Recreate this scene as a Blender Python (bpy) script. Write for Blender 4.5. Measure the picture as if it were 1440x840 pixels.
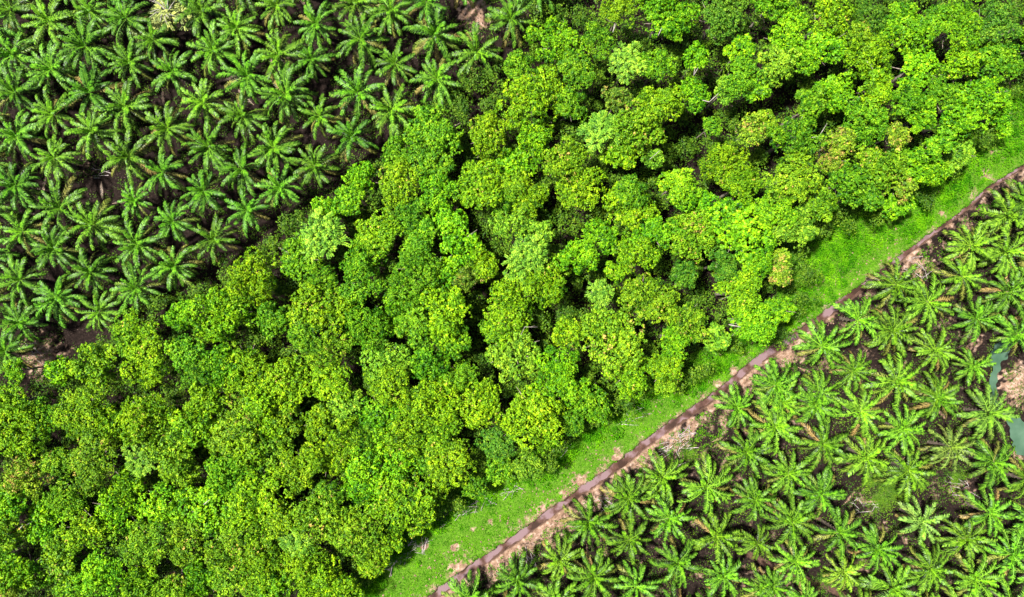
import bpy, math, random
import numpy as np
from mathutils import Vector, Matrix, Euler

random.seed(7); rng = np.random.default_rng(7)
for o in list(bpy.data.objects): bpy.data.objects.remove(o)
scene = bpy.context.scene
COL = scene.collection
R = math.radians

# ------------------------------------------------------------------ camera, sky, sun, exposure
CAM_H = 150.0                      # a drone looking straight down from 150 m
K = 225.0 / 1440.0                 # metres per photo pixel on the ground
cam = bpy.data.cameras.new('camera'); cam.lens = 24.0; cam.sensor_width = 36.0
cam.clip_end = 9000.0; cam.clip_start = 1.0
camo = bpy.data.objects.new('camera', cam); COL.objects.link(camo)
camo.location = (0, 0, CAM_H); camo.rotation_euler = (0, 0, 0)
scene.camera = camo

SUN_EL, SUN_AZ = 63.0, -74.0       # azimuth: degrees clockwise from +Y (top of the picture)
world = bpy.data.worlds.new('World'); scene.world = world; world.use_nodes = True
wn = world.node_tree; wn.nodes.clear()
sky = wn.nodes.new('ShaderNodeTexSky'); sky.sky_type = 'NISHITA'; sky.sun_disc = False
sky.sun_elevation = R(SUN_EL); sky.sun_rotation = R(SUN_AZ); sky.dust_density = 3.0
bg = wn.nodes.new('ShaderNodeBackground'); bg.inputs['Strength'].default_value = 0.05
wo = wn.nodes.new('ShaderNodeOutputWorld')
wn.links.new(sky.outputs[0], bg.inputs[0]); wn.links.new(bg.outputs[0], wo.inputs[0])

sl = bpy.data.lights.new('sun', 'SUN'); sl.energy = 5.0; sl.angle = R(4)   # sun through thin high haze
sl.color = (1.0, 0.955, 0.88)
so = bpy.data.objects.new('sun', sl); COL.objects.link(so)
sd = Vector((math.sin(R(SUN_AZ))*math.cos(R(SUN_EL)), math.cos(R(SUN_AZ))*math.cos(R(SUN_EL)), math.sin(R(SUN_EL))))
so.rotation_euler = sd.to_track_quat('Z', 'Y').to_euler(); so.location = (-60, 140, 260)

vs = scene.view_settings
scene.display_settings.display_device = 'sRGB'
vs.view_transform = 'Standard'; vs.look = 'None'; vs.gamma = 1.0; vs.use_curve_mapping = False
vs.exposure = 1.75

# ------------------------------------------------------------------ helpers
def wx(px, z=0.0): return (px - 720.0) * K * (1 - z / CAM_H)
def wy(py, z=0.0): return (420.0 - py) * K * (1 - z / CAM_H)
def to_px(x, y, z=0.0):
    f = K * (1 - z / CAM_H); return 720 + x / f, 420 - y / f

def tag(o, label=None, cat=None, group=None, kind=None):
    if label: o['label'] = label
    if cat: o['category'] = cat
    if group: o['group'] = group
    if kind: o['kind'] = kind
    return o

def link(o, parent=None):
    COL.objects.link(o)
    if parent is not None: o.parent = parent
    return o

def mesh_np(name, V, F, mats, attrs=None, smooth=False):
    """V (n,3), F (m,k) all the same k"""
    V = np.asarray(V, dtype=np.float32); F = np.asarray(F, dtype=np.int32)
    me = bpy.data.meshes.new(name)
    n, m, k = len(V), len(F), F.shape[1]
    me.vertices.add(n); me.vertices.foreach_set('co', V.ravel())
    me.loops.add(m*k); me.loops.foreach_set('vertex_index', F.ravel())
    me.polygons.add(m)
    me.polygons.foreach_set('loop_start', np.arange(0, m*k, k, dtype=np.int32))
    me.polygons.foreach_set('loop_total', np.full(m, k, dtype=np.int32))
    me.polygons.foreach_set('use_smooth', np.full(m, bool(smooth)))
    for an, av in (attrs or {}).items():
        a = me.attributes.new(an, 'FLOAT', 'POINT'); a.data.foreach_set('value', np.asarray(av, dtype=np.float32))
    me.materials.append(mats)
    me.update(calc_edges=True); me.validate()
    return me

def pip(x, y, poly):
    x = np.asarray(x, float); y = np.asarray(y, float); ins = np.zeros(x.shape, bool)
    n = len(poly)
    for i in range(n):
        x0, y0 = poly[i]; x1, y1 = poly[(i+1) % n]
        if y0 == y1: continue
        c = ((y0 > y) != (y1 > y)) & (x < (x1-x0)*(y-y0)/(y1-y0) + x0)
        ins ^= c
    return ins

def seg_dist(x, y, line):
    """unsigned distance, signed side (positive = right/below the line as drawn), parameter along"""
    best = np.full(np.shape(x), 1e9); side = np.zeros(np.shape(x)); par = np.zeros(np.shape(x)); acc = 0.0
    for (x0, y0), (x1, y1) in zip(line[:-1], line[1:]):
        dx, dy = x1-x0, y1-y0; L = math.hypot(dx, dy)
        t = np.clip(((x-x0)*dx + (y-y0)*dy)/(L*L), 0, 1)
        qx, qy = x0+t*dx, y0+t*dy; d = np.hypot(x-qx, y-qy)
        s = -np.sign((x-x0)*dy - (y-y0)*dx)
        m = d < best
        best = np.where(m, d, best); side = np.where(m, s, side); par = np.where(m, acc+t*L, par); acc += L
    return best, side, par

_ph = rng.uniform(0, 6.28, (24, 2)); _dr = rng.uniform(0, 6.28, 24)
def wnoise(x, y, scale, off=0):
    """cheap smooth noise about -1..1"""
    r = 0
    for i in range(6):
        a = _dr[(i+off) % 24]; f = (0.6 + 0.33*i) / scale
        r = r + np.sin((x*math.cos(a)+y*math.sin(a))*f*2.2 + _ph[(i+off) % 24, 0] + 1.3*np.sin((-x*math.sin(a)+y*math.cos(a))*f*1.7 + _ph[(i+off) % 24, 1]))
    return r / 3.2

# ------------------------------------------------------------------ layout lines, in photo pixels then metres on the ground
DITCH_PX = [(1640,120),(1500,198),(1433,238),(1387,267),(1363,291),(1293,343),(1250,376),(1207,408),(1170,437),(1128,466),(1087,494),(1055,515),(1030,538),(997,563),(965,585),(937,603),(907,625),(877,650),(847,671),(810,697),(773,723),(727,757),(690,783),(650,808),(613,838),(560,875),(470,940)]
DITCH = [(wx(a), wy(b)) for a, b in DITCH_PX]
DRAIN_PX = [(1050,778),(1080,794),(1105,804),(1130,814),(1165,827),(1195,842),(1240,868)]
DRAIN = [(wx(a), wy(b)) for a, b in DRAIN_PX]
POND_PX = [(1412,478),(1398,484),(1391,500),(1396,517),(1390,540),(1388,560),(1398,576),(1412,592),(1420,615),(1430,640),(1452,650),(1475,640),(1462,610),(1440,590),(1416,578),(1409,560),(1405,545),(1407,530),(1414,512),(1424,500),(1432,484),(1424,477)]
POND = [(wx(a), wy(b)) for a, b in POND_PX]
FOREST_PX = [(640,118),(700,95),(745,75),(742,30),(770,-25),(1470,-25),(1470,110),(1420,165),(1370,225),(1310,275),(1250,300),(1180,310),(1140,350),(1130,430),(1110,470),(1050,490),(1000,505),(965,545),(900,555),(860,590),(790,625),(770,650),(700,680),(620,712),(590,745),(550,775),(510,820),(490,865),(-25,865),(-25,545),(40,540),(90,512),(150,480),(220,425),(300,395),(350,375),(400,318),(470,270),(530,230),(560,195),(600,150)]
GRASS_PX = [(1500,70),(1500,198)] + DITCH_PX[2:-1] + [(480,870),(520,770),(600,690),(760,620),(850,560),(950,510),(1090,430),(1100,330),(1180,280),(1310,235),(1400,140)]

def ditch_w(par):
    # the ditch is about 1 m wide by the upper right corner and 2 m lower down
    return 0.28 + 0.36*np.clip((par-55)/35, 0, 1)

BARE = [(815,676,13,.95),(702,776,12,.95),(645,800,14,1.),(596,768,8,.8),(762,716,9,.85),(690,735,6,.7),(868,640,9,.9),(640,770,8,.75),(665,745,5,.7),(730,735,6,.7),(800,640,6,.7),(1325,300,7,.7),(1250,362,7,.6),(1385,245,8,.7),(1395,215,6,.6),(668,20,26,.9),(60,502,34,.75),(128,236,20,.4),(1352,690,22,.5),(1214,700,13,.5),(1432,542,30,1.0),(1098,832,30,1.0),(1284,372,26,.65),(1105,505,16,.7),(1340,408,16,.5),(1365,478,20,.55),(950,622,22,.7),(768,752,14,1.0),(905,650,12,.9),(1062,808,13,.7),(1430,640,10,.8),(1330,640,12,.6),(1240,742,10,.5)]
GREENPATCH = [(1240,700,24),(1225,672,16),(1160,816,14),(970,640,14),(1395,560,10),(1255,690,16),(1345,672,14)]

def ground_z(x, y):
    x = np.asarray(x, float); y = np.asarray(y, float)
    z = 0.16*wnoise(x, y, 9.0) + 0.07*wnoise(x, y, 2.6, 5)
    d, s, p = seg_dist(x, y, DITCH); w = ditch_w(p) * (1 + 0.30*wnoise(x, y, 2.0, 3) + 0.18*wnoise(x, y, 0.8, 12))
    near = np.clip(1-d/6.0, 0, 1)
    z = z*(1-near) - 1.15*np.clip(1 - (d/(w*1.55))**2, 0, 1)**0.8 + 0.28*np.exp(-((d-w*2.0)/0.8)**2)
    d2, _, _ = seg_dist(x, y, DRAIN)
    z = z - 0.55*np.clip(1-(d2/0.8)**2, 0, 1) + 0.18*np.exp(-((d2-1.5)/0.6)**2)
    d3, _, _ = seg_dist(x, y, POND + [POND[0]])
    ins = pip(x, y, POND)
    sd3 = np.where(ins, d3, -d3) - .3 + .45*wnoise(x, y, 1.6, 10)
    z = z*np.clip(-sd3/4, 0, 1) - 1.0*np.clip((sd3+0.35)/1.4, 0, 1)
    mp, mq = to_px(x, y); m = np.exp(-(((mp-1432)/20)**2 + ((mq-542)/24)**2))
    z = z + np.where(ins, 0, 1.0*m)
    return z
def gz(x, y): return float(ground_z(np.array([x]), np.array([y]))[0])

# ------------------------------------------------------------------ materials
def new_mat(name):
    m = bpy.data.materials.new(name); m.use_nodes = True
    nt = m.node_tree; nt.nodes.clear(); return m, nt, nt.nodes, nt.links

def leaf_mat(name, fixed=None, rough=0.5, trans=0.12, vlo=0.16, vhi=1.62, tan=(0.27, 0.215, 0.045), spec=0.12, hshift=0.035):
    m, nt, N, L = new_mat(name)
    out = N.new('ShaderNodeOutputMaterial'); mix = N.new('ShaderNodeMixShader'); mix.inputs[0].default_value = trans
    pb = N.new('ShaderNodeBsdfPrincipled'); tr = N.new('ShaderNodeBsdfTranslucent')
    pb.inputs['Roughness'].default_value = rough; pb.inputs['Specular IOR Level'].default_value = spec
    at = N.new('ShaderNodeAttribute'); at.attribute_name = 'var'
    oi = N.new('ShaderNodeObjectInfo')
    hsv = N.new('ShaderNodeHueSaturation')
    mr = N.new('ShaderNodeMapRange'); mr.inputs['To Min'].default_value = vlo; mr.inputs['To Max'].default_value = vhi
    L.new(at.outputs['Fac'], mr.inputs['Value']); L.new(mr.outputs[0], hsv.inputs['Value'])
    mh = N.new('ShaderNodeMapRange'); mh.inputs['To Min'].default_value = 0.5+hshift; mh.inputs['To Max'].default_value = 0.5-hshift
    L.new(at.outputs['Fac'], mh.inputs['Value']); L.new(mh.outputs[0], hsv.inputs['Hue'])
    if fixed is None:
        at2 = N.new('ShaderNodeAttribute'); at2.attribute_name = 'tan'
        lt = N.new('ShaderNodeMath'); lt.operation = 'LESS_THAN'
        sub = N.new('ShaderNodeMath'); sub.operation = 'SUBTRACT'; sub.inputs[0].default_value = 1.0
        L.new(oi.outputs['Alpha'], sub.inputs[1])
        L.new(at2.outputs['Fac'], lt.inputs[0]); L.new(sub.outputs[0], lt.inputs[1])
        mx = N.new('ShaderNodeMix'); mx.data_type = 'RGBA'
        L.new(lt.outputs[0], mx.inputs[0]); L.new(oi.outputs['Color'], mx.inputs[6]); mx.inputs[7].default_value = (*tan, 1)
        L.new(mx.outputs[2], hsv.inputs['Color'])
    else:
        geo = N.new('ShaderNodeNewGeometry'); ns = N.new('ShaderNodeTexNoise'); ns.inputs['Scale'].default_value = 0.25; ns.inputs['Detail'].default_value = 4
        L.new(geo.outputs['Position'], ns.inputs['Vector'])
        rp = N.new('ShaderNodeValToRGB'); rp.color_ramp.elements[0].position = 0.36; rp.color_ramp.elements[1].position = 0.66
        rp.color_ramp.elements[0].color = (*fixed[0], 1); rp.color_ramp.elements[1].color = (*fixed[1], 1)
        L.new(ns.outputs['Fac'], rp.inputs[0]); L.new(rp.outputs[0], hsv.inputs['Color'])
    L.new(hsv.outputs[0], pb.inputs['Base Color']); L.new(hsv.outputs[0], tr.inputs['Color'])
    L.new(pb.outputs[0], mix.inputs[1]); L.new(tr.outputs[0], mix.inputs[2]); L.new(mix.outputs[0], out.inputs[0])
    return m

def bark_mat(name, c0, c1, scale=3.0, rough=0.9):
    m, nt, N, L = new_mat(name)
    out = N.new('ShaderNodeOutputMaterial'); pb = N.new('ShaderNodeBsdfPrincipled'); pb.inputs['Roughness'].default_value = rough
    tc = N.new('ShaderNodeTexCoord'); ns = N.new('ShaderNodeTexNoise'); ns.inputs['Scale'].default_value = scale; ns.inputs['Detail'].default_value = 6
    rp = N.new('ShaderNodeValToRGB'); rp.color_ramp.elements[0].position = 0.35; rp.color_ramp.elements[1].position = 0.68
    rp.color_ramp.elements[0].color = (*c0, 1); rp.color_ramp.elements[1].color = (*c1, 1)
    bp = N.new('ShaderNodeBump'); bp.inputs['Strength'].default_value = 0.6; bp.inputs['Distance'].default_value = 0.05
    L.new(tc.outputs['Object'], ns.inputs['Vector']); L.new(ns.outputs['Fac'], rp.inputs[0]); L.new(rp.outputs[0], pb.inputs['Base Color'])
    L.new(ns.outputs['Fac'], bp.inputs['Height']); L.new(bp.outputs[0], pb.inputs['Normal']); L.new(pb.outputs[0], out.inputs[0])
    return m

def ground_mat():
    m, nt, N, L = new_mat('ground_soil')
    out = N.new('ShaderNodeOutputMaterial'); pb = N.new('ShaderNodeBsdfPrincipled'); pb.inputs['Roughness'].default_value = 0.95
    pb.inputs['Specular IOR Level'].default_value = 0.02
    geo = N.new('ShaderNodeNewGeometry')
    def noise(s, d=6):
        n = N.new('ShaderNodeTexNoise'); n.inputs['Scale'].default_value = s; n.inputs['Detail'].default_value = d; n.inputs['Roughness'].default_value = 0.65
        L.new(geo.outputs['Position'], n.inputs['Vector']); return n
    def ramp(fac, stops):
        r = N.new('ShaderNodeValToRGB')
        while len(r.color_ramp.elements) < len(stops): r.color_ramp.elements.new(0.5)
        for e, (p, c) in zip(r.color_ramp.elements, stops): e.position = p; e.color = (*c, 1)
        L.new(fac, r.inputs[0]); return r
    def attr(n):
        a = N.new('ShaderNodeAttribute'); a.attribute_name = n; return a.outputs['Fac']
    def mixc(f, a, b):
        x = N.new('ShaderNodeMix'); x.data_type = 'RGBA'; L.new(f, x.inputs[0]); L.new(a, x.inputs[6]); L.new(b, x.inputs[7]); return x.outputs[2]
    def edge(a, n, gain=3.0, w=0.9):
        # weight + noise, sharpened
        ad = N.new('ShaderNodeMath'); ad.operation = 'MULTIPLY_ADD'; L.new(n, ad.inputs[0]); ad.inputs[1].default_value = w; L.new(a, ad.inputs[2])
        mr = N.new('ShaderNodeMapRange'); mr.inputs['From Min'].default_value = 0.5+w*0.5-0.5/gain; mr.inputs['From Max'].default_value = 0.5+w*0.5+0.5/gain
        L.new(ad.outputs[0], mr.inputs['Value']); return mr.outputs[0]
    n1, n2, n3 = noise(0.5), noise(2.2), noise(0.9, 8)
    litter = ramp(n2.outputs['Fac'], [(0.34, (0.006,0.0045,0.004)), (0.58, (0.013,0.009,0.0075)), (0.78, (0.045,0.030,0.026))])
    dirt = ramp(n3.outputs['Fac'], [(0.32, (0.060,0.036,0.022)), (0.5, (0.165,0.105,0.072)), (0.68, (0.31,0.225,0.178))])
    grass = ramp(n2.outputs['Fac'], [(0.35, (0.030,0.070,0.006)), (0.65, (0.070,0.150,0.012))])
    n4 = noise(1.4, 7)
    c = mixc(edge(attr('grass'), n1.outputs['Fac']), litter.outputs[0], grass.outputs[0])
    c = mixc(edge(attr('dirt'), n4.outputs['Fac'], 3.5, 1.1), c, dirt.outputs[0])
    mud_shade = ramp(n2.outputs['Fac'], [(0.3, (0.030,0.018,0.014)), (0.7, (0.085,0.050,0.036))])
    c = mixc(edge(attr('mud_shade'), n4.outputs['Fac'], 3.0, 0.5), c, mud_shade.outputs[0])
    L.new(c, pb.inputs['Base Color'])
    bp = N.new('ShaderNodeBump'); bp.inputs['Strength'].default_value = 0.9; bp.inputs['Distance'].default_value = 0.25
    L.new(n2.outputs['Fac'], bp.inputs['Height']); L.new(bp.outputs[0], pb.inputs['Normal']); L.new(pb.outputs[0], out.inputs[0])
    return m

def water_mat(name, stops, scale, rough):
    m, nt, N, L = new_mat(name)
    out = N.new('ShaderNodeOutputMaterial'); pb = N.new('ShaderNodeBsdfPrincipled'); pb.inputs['Roughness'].default_value = rough; pb.inputs['IOR'].default_value = 1.33
    geo = N.new('ShaderNodeNewGeometry'); ns = N.new('ShaderNodeTexNoise'); ns.inputs['Scale'].default_value = scale; ns.inputs['Detail'].default_value = 5
    L.new(geo.outputs['Position'], ns.inputs['Vector'])
    rp = N.new('ShaderNodeValToRGB')
    while len(rp.color_ramp.elements) < len(stops): rp.color_ramp.elements.new(0.5)
    for e, (p, c) in zip(rp.color_ramp.elements, stops): e.position = p; e.color = (*c, 1)
    n2 = N.new('ShaderNodeTexNoise'); n2.inputs['Scale'].default_value = 3.0; L.new(geo.outputs['Position'], n2.inputs['Vector'])
    bp = N.new('ShaderNodeBump'); bp.inputs['Strength'].default_value = 0.15; bp.inputs['Distance'].default_value = 0.05; L.new(n2.outputs['Fac'], bp.inputs['Height'])
    L.new(ns.outputs['Fac'], rp.inputs[0]); L.new(rp.outputs[0], pb.inputs['Base Color']); L.new(bp.outputs[0], pb.inputs['Normal']); L.new(pb.outputs[0], out.inputs[0])
    return m

M_LEAF = leaf_mat('broadleaf_foliage')
M_FROND = leaf_mat('palm_frond', rough=0.46, trans=0.08, vlo=0.14, vhi=1.72, spec=0.13, hshift=0.015)
M_GRASS = leaf_mat('grass_blades', fixed=((0.046,0.190,0.002),(0.092,0.280,0.003)), rough=0.7, trans=0.30, spec=0.05, vlo=0.40, vhi=1.45, hshift=0.02)
M_UNDER = leaf_mat('undergrowth_leaves', fixed=((0.032,0.090,0.005),(0.080,0.170,0.007)), rough=0.5, trans=0.25)
M_LITTER = leaf_mat('dead_leaves', fixed=((0.012,0.008,0.006),(0.085,0.058,0.048)), rough=0.8, trans=0.05, spec=0.1, hshift=0.01)
M_BARK = bark_mat('tree_bark', (0.07,0.055,0.04), (0.22,0.19,0.15))
M_PTRUNK = bark_mat('palm_trunk', (0.03,0.022,0.015), (0.11,0.085,0.06), 2.0)
M_DEAD = bark_mat('dead_wood', (0.12,0.095,0.088), (0.38,0.33,0.32), 2.0)
M_PALE = bark_mat('pale_bark', (0.14,0.12,0.10), (0.30,0.28,0.25), 2.0)
M_GROUND = ground_mat()
M_DITCH = water_mat('ditch_water', [(0.40,(0.026,0.015,0.011)),(0.48,(0.058,0.031,0.024)),(0.56,(0.120,0.080,0.086))], 0.26, 0.12)  # lilac end of the ramp paints the sky's reflection into the water
M_POND = water_mat('pond_water', [(0.35,(0.026,0.058,0.034)),(0.65,(0.050,0.092,0.060))], 0.25, 0.08)
M_CLOD = bark_mat('clay_clod', (0.10,0.055,0.035), (0.27,0.165,0.115), 2.5)

# ------------------------------------------------------------------ ground: one sheet, fine in the middle, out to the horizon
def build_ground():
    st = 0.42
    ax = np.concatenate([[-4000,-1500,-600,-260,-160], np.arange(-132, 132.01, st), [160,260,600,1500,4000]])
    ay = np.concatenate([[-4000,-1500,-600,-220,-120], np.arange(-84, 84.01, st), [120,220,600,1500,4000]])
    X, Y = np.meshgrid(ax, ay); x, y = X.ravel(), Y.ravel()
    inner = (np.abs(x) < 140) & (np.abs(y) < 90)
    z = np.zeros_like(x); z[inner] = ground_z(x[inner], y[inner])
    px, py = to_px(x, y)
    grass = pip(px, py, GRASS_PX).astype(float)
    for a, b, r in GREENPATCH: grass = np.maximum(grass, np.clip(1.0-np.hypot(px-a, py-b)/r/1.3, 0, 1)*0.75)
    d, s, p = seg_dist(x, y, DITCH); w = ditch_w(p)
    right = (s > 0)
    band = np.where(right, 0.72*np.clip(1-(d-w)/8.0, 0, 1)*np.where(p > 95, 1, .70)+0.34*wnoise(x, y, 2.6, 6), 0.50*np.clip(1-(d-w)/4.0, 0, 1)+0.22*wnoise(x, y, 2.8, 8)*(d < 8))
    # the bare bank is widest along the lower half of the ditch
    band = band*np.where(p > 95, 1.12, 0.85)
    dirt = np.clip(band, 0, 1)
    for a, b, r, v in BARE: dirt = np.maximum(dirt, v*np.clip(1.35-np.hypot(px-a, py-b)/r-.35*wnoise(x, y, 1.1, 20)-.28*wnoise(x, y, .45, 6), 0, 1))
    rightblock = right & (d > 4)
    dirt = np.maximum(dirt, np.where(rightblock, 0.20+0.16*wnoise(x, y, 6, 2), 0.0))
    d2, _, _ = seg_dist(x, y, DRAIN)
    mud_shade = np.maximum(np.clip(1.5-d/(w*1.45), 0, 1), np.clip(1.4-d2/0.8, 0, 1))  # wet earth by ditch and drain, widened to paint the bank's shadow in
    nx, ny = len(ax), len(ay)
    i = np.arange((ny-1)*(nx-1)); r0 = i//(nx-1)*nx + i % (nx-1)
    F = np.stack([r0, r0+1, r0+1+nx, r0+nx], 1)
    me = mesh_np('ground', np.stack([x, y, z], 1), F, M_GROUND, {'grass': grass, 'dirt': dirt, 'mud_shade': mud_shade}, True)
    tag(link(bpy.data.objects.new('ground', me)), kind='structure')
build_ground()

def ribbon(line, half, z, st=1.2):
    pts = []
    for (x0, y0), (x1, y1) in zip(line[:-1], line[1:]):
        n = max(1, int(math.hypot(x1-x0, y1-y0)/st))
        for i in range(n): pts.append((x0+(x1-x0)*i/n, y0+(y1-y0)*i/n))
    pts.append(line[-1]); pts = np.array(pts); t = np.gradient(pts, axis=0); t /= np.linalg.norm(t, axis=1)[:, None]
    nrm = np.stack([-t[:, 1], t[:, 0]], 1)
    V = np.empty((len(pts)*2, 3)); V[0::2, :2] = pts+nrm*half; V[1::2, :2] = pts-nrm*half; V[:, 2] = z
    i = np.arange(len(pts)-1)*2
    return V, np.stack([i, i+1, i+3, i+2], 1)
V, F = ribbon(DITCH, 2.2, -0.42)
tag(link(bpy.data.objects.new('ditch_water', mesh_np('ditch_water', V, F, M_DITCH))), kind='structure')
cx, cy = np.mean([p[0] for p in POND]), np.mean([p[1] for p in POND])
pv = [(p[0], p[1], -0.38) for p in POND]
bm_me = bpy.data.meshes.new('pond_water'); bm_me.from_pydata(pv, [], [list(range(len(pv)))]); bm_me.materials.append(M_POND)
tag(link(bpy.data.objects.new('pond_water', bm_me)), kind='structure')

# ------------------------------------------------------------------ leaf-sheet builder
def leaf_faces(P, Nn, size, aspect=0.55, tint=None, tanv=None, spin=None, rgen=rng, fold=0.25):
    """one small folded rhombic leaf (2 triangles) per point. P (n,3), Nn normals, size (n,)"""
    n = len(P); Nn = Nn/np.linalg.norm(Nn, axis=1)[:, None]
    if spin is None: spin = rgen.normal(size=(n, 3))
    T = spin - (spin*Nn).sum(1)[:, None]*Nn; T /= (np.linalg.norm(T, axis=1)[:, None] + 1e-9)
    B = np.cross(Nn, T); s = size[:, None]
    a = P - T*s*0.5; b = P + T*s*0.5
    c = P + B*s*aspect*0.5 - Nn*s*fold*0.5 + T*s*0.06; d = P - B*s*aspect*0.5 - Nn*s*fold*0.5 + T*s*0.06
    V = np.stack([a, c, b, d], 1).reshape(-1, 3)
    i = np.arange(n)*4
    F = np.concatenate([np.stack([i, i+2, i+1], 1), np.stack([i, i+3, i+2], 1)])
    at = {}
    at['var'] = np.repeat(tint if tint is not None else rgen.random(n), 4)
    if tanv is not None: at['tan'] = np.repeat(tanv, 4)
    return V, F, at

# ------------------------------------------------------------------ crowns
def crown_mesh(name, Rm, kind, seed):
    g = np.random.default_rng(seed)
    lob = []
    if kind == 'dense':
        nl = int(14 + Rm*4.6); lr = (0.13, 0.31)
    elif kind == 'star':
        nl = int(10 + Rm*3.2); lr = (0.13, 0.28)
    else:
        nl = int(7 + Rm*2.2); lr = (0.16, 0.28)
    el = g.uniform(0.80, 1.22); rot = g.uniform(0, 3.14)
    lsz = g.uniform(0.82, 1.15)
    lump = g.uniform(0.62, 1.22, 7)
    for i in range(nl):
        f = (i+0.5)/nl; th = i*2.39996 + g.normal(0, 0.35); rr = math.sqrt(f)*0.80*g.uniform(0.80, 1.12)
        rr *= np.interp((th % 6.283)/6.283*7, np.arange(8), np.append(lump, lump[0]))
        zz = 0.48*math.sqrt(max(0, 1-min(1, rr)**2)) + g.normal(0, 0.15)
        if kind == 'star': zz = 0.34*(1-rr) + g.normal(0, 0.07)
        x, y = rr*math.cos(th), rr*math.sin(th)
        x, y = x*el, y/el
        x, y = x*math.cos(rot)-y*math.sin(rot), x*math.sin(rot)+y*math.cos(rot)
        lob.append((x*Rm, y*Rm, zz*Rm, g.uniform(*lr)*Rm*(1.05-0.25*rr)))
    Ps, Ns, Ss, Ts, Tn, Sp = [], [], [], [], [], []
    for (lx, ly, lz, r) in lob:
        ltint = g.normal(0, 0.10); ltan = g.random()
        # twig clumps on the lobe, then leaves on each clump: three scales of bumps
        nc = int(8 + 10*r*r)
        for c in range(nc):
            u = g.normal(size=3); u /= np.linalg.norm(u)
            if u[2] < -0.25: u[2] = -u[2]*0.6
            u /= np.linalg.norm(u)
            cr = g.uniform(0.28, 0.60)
            cp = np.array([lx, ly, lz]) + u*r*g.uniform(0.72, 1.06)*np.array([1, 1, 0.8])
            nlv = int(g.integers(8, 14))
            if kind == 'feather':
                # stiff pinnate sprays pointing outwards from the lobe
                dirv = u*np.array([1, 1, 0.45]) + np.array([lx, ly, 0])/(Rm+1e-6)*0.5 + np.array([0, 0, 0.15]); dirv /= np.linalg.norm(dirv)
                side = np.cross(dirv, [0, 0, 1.0]); side /= np.linalg.norm(side)+1e-6
                t = np.linspace(0.0, 1.15, nlv); sg = np.where(np.arange(nlv) % 2, 1, -1)
                P = cp + dirv*t[:, None] + side*(sg*0.17)[:, None] + np.array([0, 0, -0.22])*(t**2)[:, None]
                Nn = np.array([0, 0, 1.0]) + side*(sg*0.35)[:, None] + g.normal(0, 0.22, (nlv, 3))
                Sp.append(side*sg[:, None] + dirv*0.6); S = g.uniform(0.34, 0.46, nlv); cr = 0
            else:
                q = g.normal(size=(nlv, 3)); q /= np.linalg.norm(q, axis=1)[:, None]
                q = q + u*0.8; q /= np.linalg.norm(q, axis=1)[:, None]
                P = cp + q*cr*g.uniform(0.5, 1.0, (nlv, 1))
                Nn = q*0.55 + u*0.35 + np.array([0, 0, 0.25]) + g.normal(0, 0.52, (nlv, 3))
                Sp.append(q + g.normal(0, 0.5, (nlv, 3))); S = g.uniform(0.22, 0.54, nlv)*lsz*(1.15 if kind == 'star' else 1.0)
            ct = ltint + g.normal(0, 0.17)
            Ps.append(P); Ns.append(Nn); Ss.append(S)
            Ts.append(np.clip(0.5+ct+g.normal(0, 0.16, nlv), 0, 1)); Tn.append(np.clip(np.full(nlv, 0.55*ltan+0.45*g.random()) + g.normal(0, 0.07, nlv), 0, 0.999))
    V, F, at = leaf_faces(np.concatenate(Ps), np.concatenate(Ns), np.concatenate(Ss), 0.62, np.concatenate(Ts), np.concatenate(Tn), np.concatenate(Sp), g)
    return mesh_np(name, V, F, M_LEAF, at)

CROWNS = {}
for kind, sizes in (('dense', (3.0, 4.6, 6.4)), ('star', (3.0, 4.6, 6.4)), ('feather', (3.0, 4.6))):
    for Rm in sizes:
        CROWNS[(kind, Rm)] = [crown_mesh('crown', Rm, kind, hash((kind == 'dense', int(Rm*10), v, len(kind))) % 99991) for v in range(8 if kind == 'dense' else 5)]

# ------------------------------------------------------------------ tubes (trunks, limbs, sticks)
def tube(pts, rad, ns=6):
    pts = np.asarray(pts, float); n = len(pts); V = []
    for i in range(n):
        t = pts[min(i+1, n-1)]-pts[max(i-1, 0)]; t /= np.linalg.norm(t)+1e-9
        a = np.cross(t, [0.31, 0.95, 0.05]); a /= np.linalg.norm(a)+1e-9; b = np.cross(t, a)
        for k in range(ns):
            th = 2*math.pi*k/ns; V.append(pts[i] + (a*math.cos(th)+b*math.sin(th))*rad[i])
    F = []
    for i in range(n-1):
        for k in range(ns):
            F.append((i*ns+k, i*ns+(k+1) % ns, (i+1)*ns+(k+1) % ns, (i+1)*ns+k))
    V.append(pts[-1]); e = len(V)-1
    for k in range(ns): F.append(((n-1)*ns+k, (n-1)*ns+(k+1) % ns, e, e))
    return V, F
def join_tubes(name, tubes, mat):
    V, F = [], []
    for v, f in tubes:
        o = len(V); V += [tuple(p) for p in v]; F += [tuple(dict.fromkeys(i+o for i in q)) for q in f]
    me = bpy.data.meshes.new(name); me.from_pydata(V, [], F); me.materials.append(mat)
    for p in me.polygons: p.use_smooth = True
    me.update(); return me

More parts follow.
